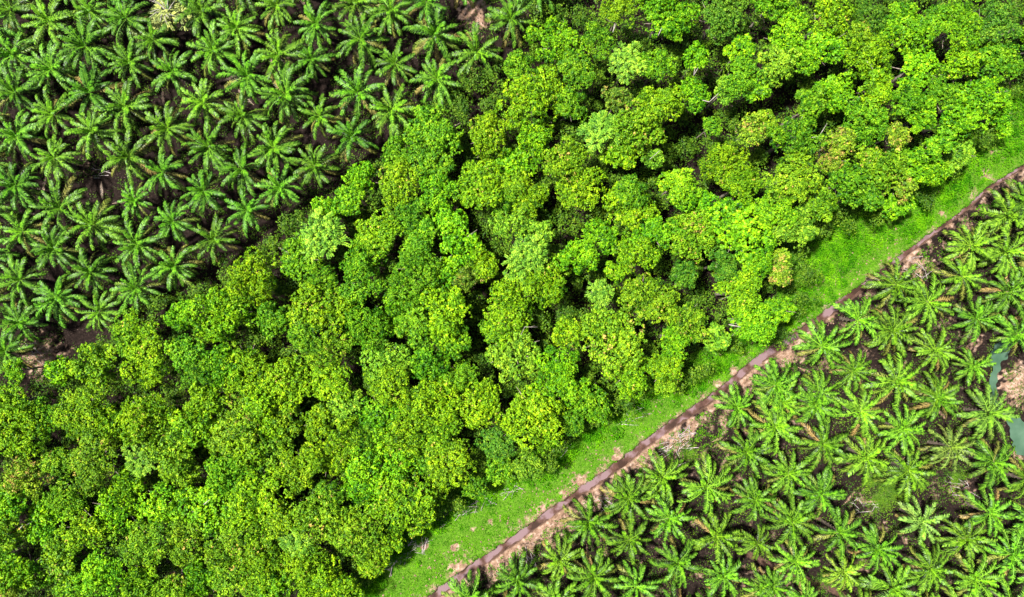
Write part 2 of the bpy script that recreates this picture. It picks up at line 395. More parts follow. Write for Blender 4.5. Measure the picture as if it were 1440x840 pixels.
def trunk_mesh(seed):
    g = random.Random(seed); tb = []
    lean = (g.uniform(-.25, .25), g.uniform(-.25, .25))
    pts = [(lean[0]*t*t, lean[1]*t*t, t*10-0.5) for t in np.linspace(0, 1, 7)]
    tb.append(tube(pts, [0.36, 0.27, 0.25, 0.22, 0.18, 0.12, 0.05], 7))
    for i in range(7):
        h = g.uniform(5.2, 8.6); a = i*0.9+g.uniform(-.3, .3); L = g.uniform(1.6, 3.0)
        f = (h+0.5)/10; b = np.array([lean[0]*f*f, lean[1]*f*f, h])
        d = np.array([math.cos(a), math.sin(a), g.uniform(.3, .7)])
        tb.append(tube([b, b+d*L*.5+np.array([0, 0, -.1]), b+d*L+np.array([0, 0, .3])], [0.11, 0.07, 0.02], 5))
    return join_tubes('trunk', tb, M_BARK)
TRUNKS = [trunk_mesh(s) for s in range(5)]

# ------------------------------------------------------------------ the forest trees: pixel, pixel, radius in pixels, look
# looks: g mid green, b bright green, y yellow green, d dark green, o olive, t tan blossom, p pale, f feathery pale, r rusty dead, . by region
TREES = """787 57 36 b;870 14 24 y;933 20 42 b;1013 23 38 d;843 60 24 g;923 93 24 b;983 80 20 b;883 87 24 f;730 97 26 g;810 97 26 g;753 137 42 y;800 147 27 g;868 140 20 r
927 147 33 y;977 133 24 b;1023 123 21 p;1045 67 22 b;1043 105 26 g;1000 177 14 g;890 185 44 o;848 187 27 f;753 200 27 b;873 217 22 y;797 227 34 o;920 220 16 p;1020 233 33 y;1055 185 20 t
953 260 26 y;817 265 36 y;720 235 28 b;1043 263 24 y;713 276 24 g;887 272 26 g;1110 43 32 b;1170 20 30 y;1085 5 26 g;1163 63 30 b;1210 53 24 o;1220 80 32 y;1090 93 28 p;1130 80 24 b
1063 123 20 b;1173 127 28 b;1233 123 28 y;1140 150 22 g;1217 167 38 g;1117 193 32 g;1078 175 18 o;1183 197 20 t;1260 190 18 t;1170 220 24 t;1277 37 36 b;1220 20 24 d;1350 37 34 b;1317 30 24 g;1400 33 32 d
1293 93 36 b;1353 90 26 y;1403 83 30 g;1327 133 26 g;1387 130 30 b;1273 143 24 g;1300 163 26 b;1353 163 30 b;1410 160 26 b;1113 250 36 o;1233 240 38 o;1287 227 28 b;1270 262 22 t;1190 257 28 g
1353 213 28 p;1320 205 22 g;1113 320 34 p;1090 297 28 b;1267 283 30 b;1217 272 28 g;1095 372 20 t;1310 245 22 b;1155 285 24 o
883 290 34 y;963 270 26 b;763 333 18 p;847 333 26 b;813 360 30 b;893 357 30 y;920 327 28 b;970 333 36 o;997 293 28 b;1050 317 48 b;867 383 15 y;770 397 34 y;963 387 20 d;1017 373 24 d;1063 377 24 b;1097 388 16 t
907 420 36 o;843 410 16 f;863 477 52 o;967 450 30 o;1040 413 30 y;1060 453 42 b;1097 437 26 b;950 477 24 b;800 467 20 y;787 513 30 b;937 517 24 y;1010 477 22 p
743 357 27 f;680 373 24 y;657 393 17 r;727 397 22 p;717 427 30 y;630 443 36 y;697 463 22 y;723 493 36 p;637 475 26 g;787 545 28 b;793 467 16 y;620 563 34 y;677 567 32 y;747 583 42 y;827 563 26 g;933 530 26 o;887 527 30 y
650 530 20 g;610 510 26 g;617 390 28 b;613 183 36 g;683 193 30 y;607 230 28 g;560 217 24 g;560 260 32 y;613 267 24 b;677 263 32 y;510 250 24 b;490 280 24 b;460 297 20 b;453 333 28 f;537 330 32 y;590 337 30 g;630 310 22 b
580 302 22 g;647 340 28 b;733 273 30 y;720 317 26 p;420 363 30 b;510 367 24 g;587 377 30 g;457 393 20 g;507 397 26 g;567 412 24 g;360 390 36 y;523 345 22 g;313 443 36 b;387 450 24 g;447 433 38 y;483 443 18 b;517 457 30 g
563 437 28 b;585 462 26 g;463 490 26 o;430 473 26 g;343 517 34 y;310 517 26 b;400 540 32 y;467 537 30 y;540 510 34 p;547 540 26 y;483 567 26 p;530 583 28 b;367 577 36 y;293 560 24 y;273 590 26 y;403 590 26 o;590 563 28 y
583 597 26 y;260 442 24 b;263 497 24 g;283 530 22 g;450 593 22 y;187 470 30 y;213 507 32 y;130 510 30 y;80 522 20 b;20 522 14 b;33 600 38 y;70 587 24 g;113 580 30 y;157 597 30 y;207 587 36 y;40 670 32 t;80 650 20 o
133 650 38 o;200 643 20 f;250 640 36 o;273 597 28 y;337 595 28 o;317 622 24 o;350 637 24 y;20 703 26 b;63 722 26 b;93 700 22 g;160 723 34 b;223 717 30 b;287 717 42 b;183 683 22 y;323 667 30 g;117 747 28 y;57 750 22 b;30 800 28 b
147 803 32 b;87 787 26 o;207 767 34 o;260 763 30 o;317 773 34 o;200 817 22 y;247 827 30 o;287 812 24 b;327 812 24 o;10 747 22 o;343 733 28 y;10 825 22 t;107 830 26 b;350 700 24 y;7 775 20 g;20 566 26 y
570 620 28 y;457 640 30 y;380 637 28 p;417 657 26 y;533 657 44 b;490 620 26 y;363 690 34 y;450 727 40 o;570 707 40 y;463 697 20 g;350 752 30 o;395 730 24 y;503 747 36 o;423 760 18 f;373 800 32 y;427 793 30 y;463 815 30 y;527 778 26 y
383 832 26 b;487 833 24 y;517 700 28 b;613 605 28 y;630 650 34 y;700 625 20 d;740 655 26 p;765 600 28 y;703 660 22 g;805 592 22 g;667 685 20 g;523 790 24 y;587 735 22 y;550 762 22 y;597 645 18 g;845 577 20 g;440 838 20 y;515 615 22 g"""
HUES = {'g': (0.072,0.195,0.004), 'b': (0.094,0.248,0.003), 'y': (0.112,0.240,0.003), 'd': (0.052,0.145,0.007), 'o': (0.102,0.218,0.005),
        't': (0.118,0.212,0.009), 'p': (0.112,0.238,0.010), 'f': (0.104,0.228,0.014), 'r': (0.092,0.165,0.010)}
NAMES = {'g': 'mid green', 'b': 'bright fresh green', 'y': 'yellow-green', 'd': 'dark green', 'o': 'olive green', 't': 'tan-blossomed', 'p': 'pale silvery green', 'f': 'pale feathery-leaved', 'r': 'rusty-leaved'}
recs = []
for tok in TREES.replace('\n', ';').split(';'):
    a = tok.split(); recs.append((float(a[0]), float(a[1]), float(a[2]), a[3], False))
# lower trees that fill what the tall crowns leave open
FILL = []
GAPS = [(1110,142,30),(1075,150,20),(1000,155,22),(930,395,24),(985,400,22),(868,112,16),(1285,65,18),(835,425,30),(1055,150,18),(925,455,16),(985,240,18),(1150,100,14),(1245,70,14),(470,500,12),(75,615,14)]
def fill_trees():
    qx, qy = np.meshgrid(np.arange(-20, 1465, 5), np.arange(-20, 865, 5)); qx, qy = qx.ravel().astype(float), qy.ravel().astype(float)
    ok = pip(qx, qy, FOREST_PX); qx, qy = qx[ok], qy[ok]
    free = np.full(len(qx), 1e9)
    for (a, b, r, h, _) in recs: free = np.minimum(free, np.hypot(qx-a, qy-b)-r*0.86)
    for a, b, r in GAPS: free = np.where(np.hypot(qx-a, qy-b) < r, -9, free)
    while True:
        i = int(np.argmax(free + rng.normal(0, 0.5, len(free))))
        if free[i] < 5: break
        r = float(np.clip(free[i]*1.8, 14, 26)); FILL.append((qx[i], qy[i], r))
        free = np.minimum(free, np.hypot(qx-qx[i], qy-qy[i])-r*0.9)
fill_trees()
for a, b in ((1470,60),(1465,20),(-22,640),(-20,720),(-22,800)): recs.append((a, b, 26, 'b', False))

EDGE_G = [p for p in GRASS_PX[len(DITCH_PX):]]
GRASS_EDGE = [(490,865),(510,820),(550,775),(590,745),(620,712),(700,680),(770,650),(790,625),(860,590),(900,555),(965,545),(1000,505),(1050,490),(1110,470),(1130,430),(1140,350),(1180,310),(1250,300),(1310,275),(1370,225),(1420,165),(1470,110)]
PALM_EDGE = [(-25,545),(40,540),(90,512),(150,480),(220,425),(300,395),(350,375),(400,318),(470,270),(530,230),(560,195),(600,150),(640,118),(700,95),(745,75),(742,30)]
SPECIAL = {}
TREE_OBS = {}
def tree(px, py, r, look, low):
    edge_d = min(float(seg_dist(np.array([px]), np.array([py]), l)[0][0]) for l in (GRASS_EDGE, PALM_EDGE))
    H = 10.5 + r*0.07 + random.uniform(-1, 1)*(1.5 if px > 740 and py < 560 else 0.8)
    if px > 740 and py < 560: H += 2.6*min(1, edge_d/70)
    H -= 2.6*max(0, 1-edge_d/35) + 1.6*max(0, 1-float(seg_dist(np.array([px]), np.array([py]), GRASS_EDGE)[0][0])/32)
    if low: H *= 0.58
    where_g = float(seg_dist(np.array([px]), np.array([py]), GRASS_EDGE)[0][0])
    f0 = K*(1-H*0.85/CAM_H); Rw = max(1.9, r*f0*((1.0 if where_g < 32 else 1.10)+(0.08 if px > 740 and py < 480 else 0.23)*min(1, edge_d/40)))
    kind = 'feather' if look == 'f' else ('star' if (look in 'bp' and random.random() < 0.55) else 'dense')
    cls = min((k[1] for k in CROWNS if k[0] == kind), key=lambda q: abs(q-Rw))
    sc = Rw/cls; zsc = sc*random.uniform(0.85, 1.2)
    zc = H - 0.62*cls*zsc
    x, y = wx(px, zc+0.35*Rw), wy(py, zc+0.35*Rw); z0 = gz(x, y)
    root = bpy.data.objects.new('broadleaf_tree', None); root.location = (x, y, z0); root.empty_display_size = 0.5; link(root)
    tr = link(bpy.data.objects.new('trunk', random.choice(TRUNKS)), root)
    hs = (zc+0.25*Rw-z0)/9.5; ls = Rw/3.6
    tr.scale = (ls, ls, hs); tr.rotation_euler = (0, 0, random.uniform(0, 6.28))
    cr = link(bpy.data.objects.new('crown', random.choice(CROWNS[(kind, cls)])), root)
    cr.location = (0, 0, zc-z0); cr.scale = (sc, sc, zsc)
    cr.rotation_euler = (random.gauss(0, .07), random.gauss(0, .07), random.uniform(0, 6.28))
    c = HUES[look]; j = random.uniform(0.84, 1.14); hj = random.uniform(0.93, 1.07)
    tanf = {'t': random.uniform(0.2, 0.36), 'r': 0.2, 'o': random.uniform(0.04, 0.14), 'y': random.uniform(0, 0.04)}.get(look, 0.0)
    cr.color = (c[0]*j*hj*.96, c[1]*j*1.02, c[2]*j, 1-tanf if tanf else 1.0)
    size = 'small' if r < 23 else ('large' if r >= 34 else 'medium')
    dg = float(seg_dist(np.array([px]), np.array([py]), GRASS_EDGE)[0][0]); dp = float(seg_dist(np.array([px]), np.array([py]), PALM_EDGE)[0][0])
    where = 'at the forest edge facing the grass strip' if dg < 30 else ('at the forest edge touching the oil palms' if dp < 30 else 'inside the forest belt')
    nb = sorted((math.hypot(px-q[0], py-q[1]), q[3]) for q in recs if q[3] in 'tfrd' and (q[0], q[1]) != (px, py))
    if where == 'inside the forest belt' and nb[0][0] < 52: where = 'beside a ' + {'t': 'tan-blossomed', 'f': 'pale feathery', 'r': 'rusty-leaved', 'd': 'dark green'}[nb[0][1]] + ' tree inside the forest'
    elif where == 'inside the forest belt': where = 'inside the forest belt, ' + ('with a rounded lumpy crown' if kind == 'dense' else 'with a loose spreading crown')
    lab = '%s %s broadleaf tree %s' % (size, NAMES[look], where)
    tag(root, lab, 'tree', 'forest trees: ' + lab)
    TREE_OBS[(int(px), int(py))] = (root, x, y, z0, zc, Rw, H)
for t in recs: tree(*t)
def understorey():
    Ps, Ns, Ss, Ts = [], [], [], []
    for (px, py, r) in FILL:
        H = random.uniform(5.0, 8.5); x, y = wx(px, H), wy(py, H); Rw = r*K*1.05; z0 = gz(x, y); n = int(34*Rw*Rw)
        for k in range(6):
            a = random.uniform(0, 6.28); q = random.uniform(.1, .75)*Rw; c = np.array([x+q*math.cos(a), y+q*math.sin(a), z0+H-random.uniform(.6, 2.2)]); lr = Rw*random.uniform(.3, .5)
            u = rng.normal(size=(n//6, 3)); u[:, 2] = np.abs(u[:, 2])*1.1; u /= np.linalg.norm(u, axis=1)[:, None]
            Ps.append(c+u*lr*rng.uniform(.6, 1.05, (len(u), 1))); Ns.append(u*.6+np.array([0, 0, .4])+rng.normal(0, .35, u.shape)); Ss.append(rng.uniform(.3, .6, len(u))); Ts.append(np.clip(rng.normal(.5, .2, len(u)), 0, 1))
    V, F, at = leaf_faces(np.concatenate(Ps), np.concatenate(Ns), np.concatenate(Ss), .6, np.concatenate(Ts))
    o = link(bpy.data.objects.new('understorey', mesh_np('understorey', V, F, M_UNDER, at)))
    tag(o, 'dark leafy saplings and shrubs filling gaps under the forest crowns', 'understorey', kind='stuff')
understorey()

# ------------------------------------------------------------------ oil palms
def frond_mesh(name, L, e0, e1, seed, nlf=15, lat=0.74):
    g = random.Random(seed); n = 11; pts = [np.zeros(3)]; e = e0
    side = g.uniform(-.10, .10)
    for i in range(n):
        t = i/(n-1); e = e0 + (e1-e0)*t**1.25; a = side*t
        pts.append(pts[-1] + np.array([math.cos(R(e))*math.cos(a), math.cos(R(e))*math.sin(a), math.sin(R(e))])*L/n)
    pts = np.array(pts); V, F, var = [], [], []
    def at(t):
        f = t*n; i = min(int(f), n-1); return pts[i]+(pts[i+1]-pts[i])*(f-i), (pts[i+1]-pts[i])/(L/n)
    # rachis: a slim V-section
    for i in range(n+1):
        w = 0.085*(1-i/n)+0.02; p = pts[i]
        V += [tuple(p+np.array([0, w, 0.0])), tuple(p+np.array([0, 0, 0.05])), tuple(p+np.array([0, -w, 0.0]))]; var += [1.0]*3
    for i in range(n):
        b = i*3; F += [(b, b+3, b+4), (b, b+4, b+1), (b+1, b+4, b+5), (b+1, b+5, b+2)]
    for s in (-1, 1):
        for k in range(nlf):
            t = 0.13 + 0.86*(k+g.uniform(-.2, .2))/(nlf-1); t = min(max(t, .1), 1.0)
            p, d = at(min(t, .999)); prof = min(1, (t-0.02)/0.22)**0.7*(1-max(0, (t-0.62)/0.42)**2.2*0.62)
            ll = 1.0*prof*g.uniform(.85, 1.12)
            sv = np.cross([0, 0, 1.0], d); sv /= np.linalg.norm(sv)+1e-6; up = np.cross(d, sv)
            lift = g.uniform(.0, .24)
            dr = sv*s*lat + d*(0.45+0.5*t) + up*lift; dr /= np.linalg.norm(dr)
            mid = p+dr*ll*0.5; tip = p+dr*ll*0.95+np.array([0, 0, -0.50*ll])
            wv = np.cross(dr, up); wv /= np.linalg.norm(wv)+1e-6; w = 0.135
            b = len(V); V += [tuple(p-wv*w*.5), tuple(p+wv*w*.5), tuple(mid+wv*w), tuple(tip), tuple(mid-wv*w)]
            v = min(1, max(0, 0.42+g.gauss(0, .26))); var += [v+0.15, v+0.15, v, v*0.8, v]
            F += [(b, b+1, b+2), (b, b+2, b+4), (b+4, b+2, b+3)]
    n_ = len(V)
    return mesh_np(name, V, F, M_FROND, {'var': np.clip(var, 0, 1), 'tan': np.zeros(n_)})
FR = {'young': [frond_mesh('frond', 3.6, 68, 22, 10+i, 12, .55) for i in range(4)],
      'mid':   [frond_mesh('frond', 5.3, 40, -18, 20+i) for i in range(5)],
      'outer': [frond_mesh('frond', 5.9, 22, -36, 30+i) for i in range(5)],
      'old':   [frond_mesh('frond', 5.9, 0, -54, 40+i, 13, .7) for i in range(4)]}

def palm_trunk_mesh(seed):
    g = random.Random(seed); tb = []
    zs = np.linspace(-0.5, 7.0, 9)
    tb.append(tube([(0.05*math.sin(z*.7+seed), 0.05*math.cos(z*.9), z) for z in zs], [0.48, 0.36, 0.33, 0.33, 0.33, 0.34, 0.36, 0.40, 0.30], 9))
    for i in range(40):          # stubs of cut frond bases, spiralling up
        z = 0.6+i*0.155; a = i*2.4; d = np.array([math.cos(a), math.sin(a), 0])
        tb.append(tube([d*0.26+np.array([0, 0, z]), d*(0.50+g.uniform(-.05, .06))+np.array([0, 0, z+0.24])], [0.11, 0.05], 4))
    return join_tubes('trunk', tb, M_PTRUNK)
PTR = [palm_trunk_mesh(s) for s in range(3)]

def palm(px, py, block, sc=1.0, tint=None, dense=1.0, label=None, H=None):
    H = H or (7.2 if block == 'L' else 6.6) * (0.55+0.45*sc) * random.uniform(0.92, 1.12)
    zt = H + 0.7
    x, y = wx(px, zt), wy(py, zt); z0 = gz(x, y)
    root = bpy.data.objects.new('oil_palm', None); root.location = (x, y, z0); root.rotation_euler = (random.gauss(0, .03), random.gauss(0, .03), random.uniform(0, 6.28)); link(root)
    tr = link(bpy.data.objects.new('trunk', random.choice(PTR)), root); tr.scale = (sc, sc, (H-z0)/7.0)
    nf = int(random.randint(23, 30)*dense)
    base = tint or ((0.047,0.126,0.008) if block == 'L' else (0.056,0.138,0.008))
    pj = random.uniform(0.74, 1.22); yj = random.uniform(0.85, 1.15); sc *= random.uniform(0.84, 1.07)
    for i in range(nf):
        f = i/nf
        ring = 'young' if f < 0.17 else ('mid' if f < 0.44 else ('outer' if f < 0.70 else 'old'))
        o = bpy.data.objects.new('frond', random.choice(FR[ring])); link(o, root)
        a = i*2.39996 + random.gauss(0, .22)
        o.rotation_euler = (random.gauss(0, .25), -R(random.gauss(0, 8)), a)
        s = sc*random.uniform(0.80, 1.10); o.scale = (s, s*random.uniform(.9, 1.1), s)
        rb = (0.08+0.20*f)*sc; o.location = (rb*math.cos(a), rb*math.sin(a), H-z0+0.25*sc-0.55*f*sc)
        j = pj*random.uniform(0.85, 1.15)
        c = [base[0]*j*yj, base[1]*j, base[2]*j]
        if ring == 'young': c = [c[0]*1.25, c[1]*1.35, c[2]*0.8]
        if ring == 'old':
            q = random.random()**2*(0.9 if block == 'R' else 0.75); j *= .8; c = [v*.85 for v in c]
            c = [c[0]*(1-q)+0.150*q, c[1]*(1-q)+0.098*q, c[2]*(1-q)+0.034*q]
        o.color = (*c, 1)
    look = ('broad-crowned ' if sc > 1.0 else ('compact ' if sc < 0.93 else '')) + ('deep green' if pj < 0.9 else ('light green' if pj > 1.08 else ('yellow-tinged' if yj > 1.05 else ('cool green' if yj < .93 else 'mid green'))))
    return root, x, y, look

LEFT = """13 10;65 28;125 13;177 27;117 65;17 75;68 97;180 87;242 100;298 68;333 37;283 14;213 55;348 105;125 127;17 133;73 160;175 149;285 142;343 163;233 180;125 184;20 193;290 205;181 220;73 225;230 242;340 238;20 261
287 270;80 290;188 281 .72;345 298;128 317;240 312 .88;28 325;190 345;300 335;72 350;25 393;127 382;242 375;192 405;78 422;138 440;23 453;4 497
385 8;445 32;498 3;552 15;600 2;507 55;613 47;668 70;717 27;392 72;438 83 .9;553 88;612 107;400 130;502 130;550 153;447 163 .8;493 192;385 207;440 232;392 263
-22 40;-25 105;-28 165;-25 230;-22 295;-20 360;-22 425;30 -28;95 -26;160 -24;240 -22;335 -24;415 -28;650 -28;760 -14"""
RIGHT = """1040 578;1050 638;933 672;995 685;887 702;1063 703;943 730;827 737;885 760;1007 753;1067 765 .85;787 790;955 793;835 812;1018 813;897 827;727 817;1073 829 .85;783 850;657 848;1100 566;1092 599;1148 570;1212 580;1273 605
1322 566 .85;1392 584;1160 625;1218 642;1338 632;1400 652;1280 663;1112 667;1158 694;1446 677;1117 737;1180 750;1298 733 1.05;1395 723;1237 775;1360 758;1123 790;1187 807 .9;1310 803;1373 817;1427 783;1260 830;1087 825 .8;1135 846 .8
1370 345 1.1;1357 388 .9;1417 355;1260 403;1308 425;1423 410;1208 450;1257 468;1377 448;1433 470;1318 493;1160 488;1373 517 .85;1203 522 .85;1262 540;1093 543;1152 553;1320 557 .85;1421 300 1.05;1446 282;1470 330;1472 400;1468 440
1462 740;1468 800;1215 866;1300 868;1360 866;1425 850;950 866;1010 872;860 874;700 872"""
def parse(s):
    for tok in s.replace('\n', ';').split(';'):
        a = tok.split(); yield float(a[0]), float(a[1]), (float(a[2]) if len(a) > 2 else 1.0)

PALMS = []
for px, py, s in parse(LEFT):
    root, x, y, look = palm(px, py, 'L', s*1.04)
    dp = float(seg_dist(np.array([px]), np.array([py]), PALM_EDGE)[0][0])
    if s < 0.95: lab = 'small oil palm wedged between bigger palms in the dark dense block'
    elif dp < 46: lab = look + ' oil palm at the dense block edge, fronds against the forest'
    else: lab = look + ' oil palm inside the dense block' + (' next to the pale half-bare tree' if math.hypot(px-232, py-14) < 62 else (' beside the gap with pale sticks' if math.hypot(px-140, py-240) < 72 else (' beside the brown clearing' if math.hypot(px-60, py-500) < 85 else ' with shaded soil')))
    if (px, py) == (717, 27): lab = 'oil palm standing beside the bright green tree and reddish bare soil'
    if (px, py) == (4, 497): lab = 'oil palm beside the brown bare clearing at the forest corner'
    tag(root, lab, 'palm', 'oil palms: ' + lab); PALMS.append((x, y))
for px, py, s in parse(RIGHT):
    dd = float(seg_dist(np.array([px]), np.array([py]), DITCH_PX)[0][0])
    tint = {(1187, 807): (0.098, 0.185, 0.012), (1392, 584): (0.085, 0.18, 0.018), (1298, 733): (0.080, 0.150, 0.022), (1338, 632): (0.080, 0.150, 0.022)}.get((px, py))
    root, x, y, look = palm(px, py, 'R', s*1.02, tint)
    near = lambda a, b, r: math.hypot(px-a, py-b) < r
    if (px, py) == (1187, 807): lab = 'yellowing oil palm beside the narrow drain and bare track'
    elif (px, py) == (1392, 584): lab = 'bright oil palm hanging over the green pond'
    elif (px, py) == (1298, 733): lab = 'olive, dusty, large oil palm between grassy opening and debris heap'
    elif (px, py) == (1338, 632): lab = 'olive, dusty oil palm above the debris heap'
    elif s < 0.95: lab = look.replace('compact ', '') + ' small oil palm among full-grown palms below the ditch'
    elif dd < 75: lab = look + ' oil palm in the row along the muddy ditch, fronds over its bank'
    elif near(1240, 695, 75): lab = look + ' oil palm bordering the small grassy opening'
    elif near(1405, 540, 80): lab = look + ' oil palm close to the green pond'
    elif near(1350, 690, 65): lab = look + ' oil palm beside the grey debris heap'
    elif near(1120, 820, 65): lab = look + ' oil palm beside the narrow drain and bare track'
    else: lab = look + ' oil palm inside the open block below the ditch'
    tag(root, lab, 'palm', 'oil palms: ' + lab); PALMS.append((x, y))
PALMS = np.array(PALMS)

# ------------------------------------------------------------------ grass strip and undergrowth (uncountable)
def scatter(n, poly_px, pad=0):
    xs = rng.uniform(min(p[0] for p in poly_px), max(p[0] for p in poly_px), n); ys = rng.uniform(min(p[1] for p in poly_px), max(p[1] for p in poly_px), n)
    k = pip(xs, ys, poly_px); return xs[k], ys[k]

def grass_strip():
    px, py = scatter(380000, GRASS_PX)
    x, y = wx(px), wy(py); d, s, p = seg_dist(x, y, DITCH); w = ditch_w(p)
    bare = wnoise(x, y, 2.4, 9)*0.5 + 0.5*wnoise(x, y, 0.9, 2)
    rag = wnoise(x, y, 1.1, 20)+.8*wnoise(x, y, .45, 6)
    lim = 0.95 - np.clip(1-(d-w*1.3)/4.2, 0, 1)*np.where(p > 95, 0.85, 0.45)
    keep = (d > w*1.25) & (bare < lim)
    for a, b, r, v in BARE: keep &= ~((np.hypot((px-a)*.7+(py-b)*.5, (py-b)*.9-(px-a)*.3) + rag*r*1.1 < r*0.55))
    # thin out the far side that the tree crowns hide
    px, py, x, y, d = px[keep], py[keep], x[keep], y[keep], d[keep]
    # tufts on the bare bank across the ditch
    i = rng.integers(3, len(DITCH)-2, 26000); P = np.array(DITCH); t = rng.random(len(i)); qq = P[i]+(P[i+1]-P[i])*t[:, None]; dv = P[i+1]-P[i]; dv /= np.linalg.norm(dv, axis=1)[:, None]
    qq = qq+np.stack([-dv[:, 1], dv[:, 0]], 1)*rng.uniform(1.2, 8, len(i))[:, None]; k2 = wnoise(qq[:, 0], qq[:, 1], 2.0, 14)+.5*wnoise(qq[:, 0], qq[:, 1], .7, 16) > .35; qq = qq[k2]
    d2, s2, p2 = seg_dist(qq[:, 0], qq[:, 1], DITCH); k2 = (s2 > 0) & (d2 > 1.1); qq, d2 = qq[k2], d2[k2]; a2, b2 = to_px(qq[:, 0], qq[:, 1])
    px, py, x, y, d = np.append(px, a2), np.append(py, b2), np.append(x, qq[:, 0]), np.append(y, qq[:, 1]), np.append(d, d2)
    _, sd_, _ = seg_dist(x, y, DITCH); lush = np.clip((px-1000)/150, 0, 1)*np.clip((d-2)/4, 0, 1)*(sd_ < 0)
    hgt = (0.10 + 0.20*np.clip(wnoise(x, y, 1.7, 4)+.4, 0, 1.4)) + 0.75*np.clip(wnoise(x, y, 1.3, 18)-.55, 0, .8) + lush*(0.35+0.75*np.clip(wnoise(x, y, 1.5, 7)+.3, 0, 1.3))
    E = np.array([(wx(a), wy(b)) for a, b in GRASS_EDGE]); mx = []
    for _ in range(620):
        i = random.randrange(len(E)-1); q = E[i]+(E[i+1]-E[i])*random.random(); dv = E[i+1]-E[i]; dv = dv/np.linalg.norm(dv)
        c = q+np.array([dv[1], -dv[0]])*random.uniform(-2.5, 3.2 if i < 13 else 8.0); rr = random.uniform(.5, 1.5); m = int(95*rr); u = rng.normal(size=(m, 3)); u[:, 2] = np.abs(u[:, 2]); u /= np.linalg.norm(u, axis=1)[:, None]
        mx.append(np.concatenate([c+u[:, :2]*rr, u[:, 2:]*rr*random.uniform(.8, 1.6)], 1))
    ga, gb = scatter(420, GRASS_PX)
    for a, b in zip(ga, gb):
        rr = random.uniform(.25, .8); m = int(80*rr); u = rng.normal(size=(m, 3)); u[:, 2] = np.abs(u[:, 2]); u /= np.linalg.norm(u, axis=1)[:, None]
        mx.append(np.concatenate([np.array([wx(a), wy(b)])+u[:, :2]*rr, u[:, 2:]*rr*random.uniform(.6, 1.3)], 1))
    mx = np.concatenate(mx); dm = seg_dist(mx[:, 0], mx[:, 1], DITCH); mx = mx[(dm[0] > 1.6) & (dm[1] < 0)]
    x, y, hgt, lush = np.append(x, mx[:, 0]), np.append(y, mx[:, 1]), np.append(hgt, mx[:, 2]+.1), np.append(lush, np.full(len(mx), .8))
    n = len(x); z = ground_z(x, y) + hgt*rng.uniform(0.35, 1.05, n)
    Nn = np.stack([rng.normal(0, .75, n), rng.normal(0, .75, n), np.full(n, 0.9)], 1)
    sz = rng.uniform(0.22, 0.42, n)*(1+0.35*lush)
    tint = np.clip(0.46 + 0.22*wnoise(x, y, 3.0, 11) + 0.16*wnoise(x, y, 1.1, 15) + rng.normal(0, .2, n), 0, 1)
    V, F, at = leaf_faces(np.stack([x, y, z], 1), Nn, sz, 0.42, tint)
    o = link(bpy.data.objects.new('grass_strip', mesh_np('grass_strip', V, F, M_GRASS, at)))
    tag(o, 'bright green grass and weeds between the forest and the ditch', 'grass', kind='stuff')
grass_strip()

def undergrowth():
    X, Y, Zs, S, T = [], [], [], [], []
    def add(px, py, hmax, clump, s0, s1):
        n = len(px); x, y = wx(px), wy(py)
        x = np.repeat(x, clump)+rng.normal(0, .42, n*clump); y = np.repeat(y, clump)+rng.normal(0, .42, n*clump)
        h = np.repeat(rng.uniform(.25, hmax, n), clump)*rng.uniform(.4, 1, n*clump)
        X.append(x); Y.append(y); Zs.append(h); S.append(rng.uniform(s0, s1, n*clump)); T.append(np.clip(np.repeat(rng.normal(.5, .15, n), clump)+rng.normal(0, .15, n*clump), 0, 1))
    px, py = scatter(36000, FOREST_PX); add(px, py, 3.2, 7, .3, .65)
    px = rng.uniform(-10, 760, 12000); py = rng.uniform(-10, 560, 12000)
    k = ~pip(px, py, FOREST_PX) & (wnoise(wx(px), wy(py), 4, 1) > -0.2) & (px+py*1.2 < 800); add(px[k], py[k], .7, 6, .25, .45)
    px = rng.uniform(600, 1450, 22000); py = rng.uniform(240, 850, 22000)
    x, y = wx(px), wy(py); d, s, p = seg_dist(x, y, DITCH); q = wnoise(x, y, 4.5, 13)
    k = (s > 0) & (d > 3) & (q > -0.5) & ~pip(x, y, POND); k &= seg_dist(x, y, DRAIN)[0] > 1.0
    add(px[k], py[k], .55, 5, .22, .42)
    for a, b, r in GREENPATCH:
        n = int(r*r*0.9); qx = a+rng.normal(0, r*.6, n); qy = b+rng.normal(0, r*.6, n); kk = wnoise(wx(qx), wy(qy), 2.2, 21) > -.1; qx, qy = qx[kk], qy[kk]; add(qx, qy, .4, 6, .2, .38)
    x, y, h, S_, T_ = map(np.concatenate, (X, Y, Zs, S, T)); n = len(x)
    d, s, p = seg_dist(x, y, DITCH); k = (d > ditch_w(p)*1.4) & ~pip(x, y, POND); x, y, h, S_, T_ = x[k], y[k], h[k], S_[k], T_[k]; n = len(x)
    Nn = np.stack([rng.normal(0, .5, n), rng.normal(0, .5, n), np.full(n, .9)], 1)
    V, F, at = leaf_faces(np.stack([x, y, ground_z(x, y)+h], 1), Nn, S_, 0.5, T_)
    o = link(bpy.data.objects.new('undergrowth', mesh_np('undergrowth', V, F, M_UNDER, at)))
    tag(o, 'low leafy weeds and ferns on the soil under trees and palms', 'undergrowth', kind='stuff')
undergrowth()

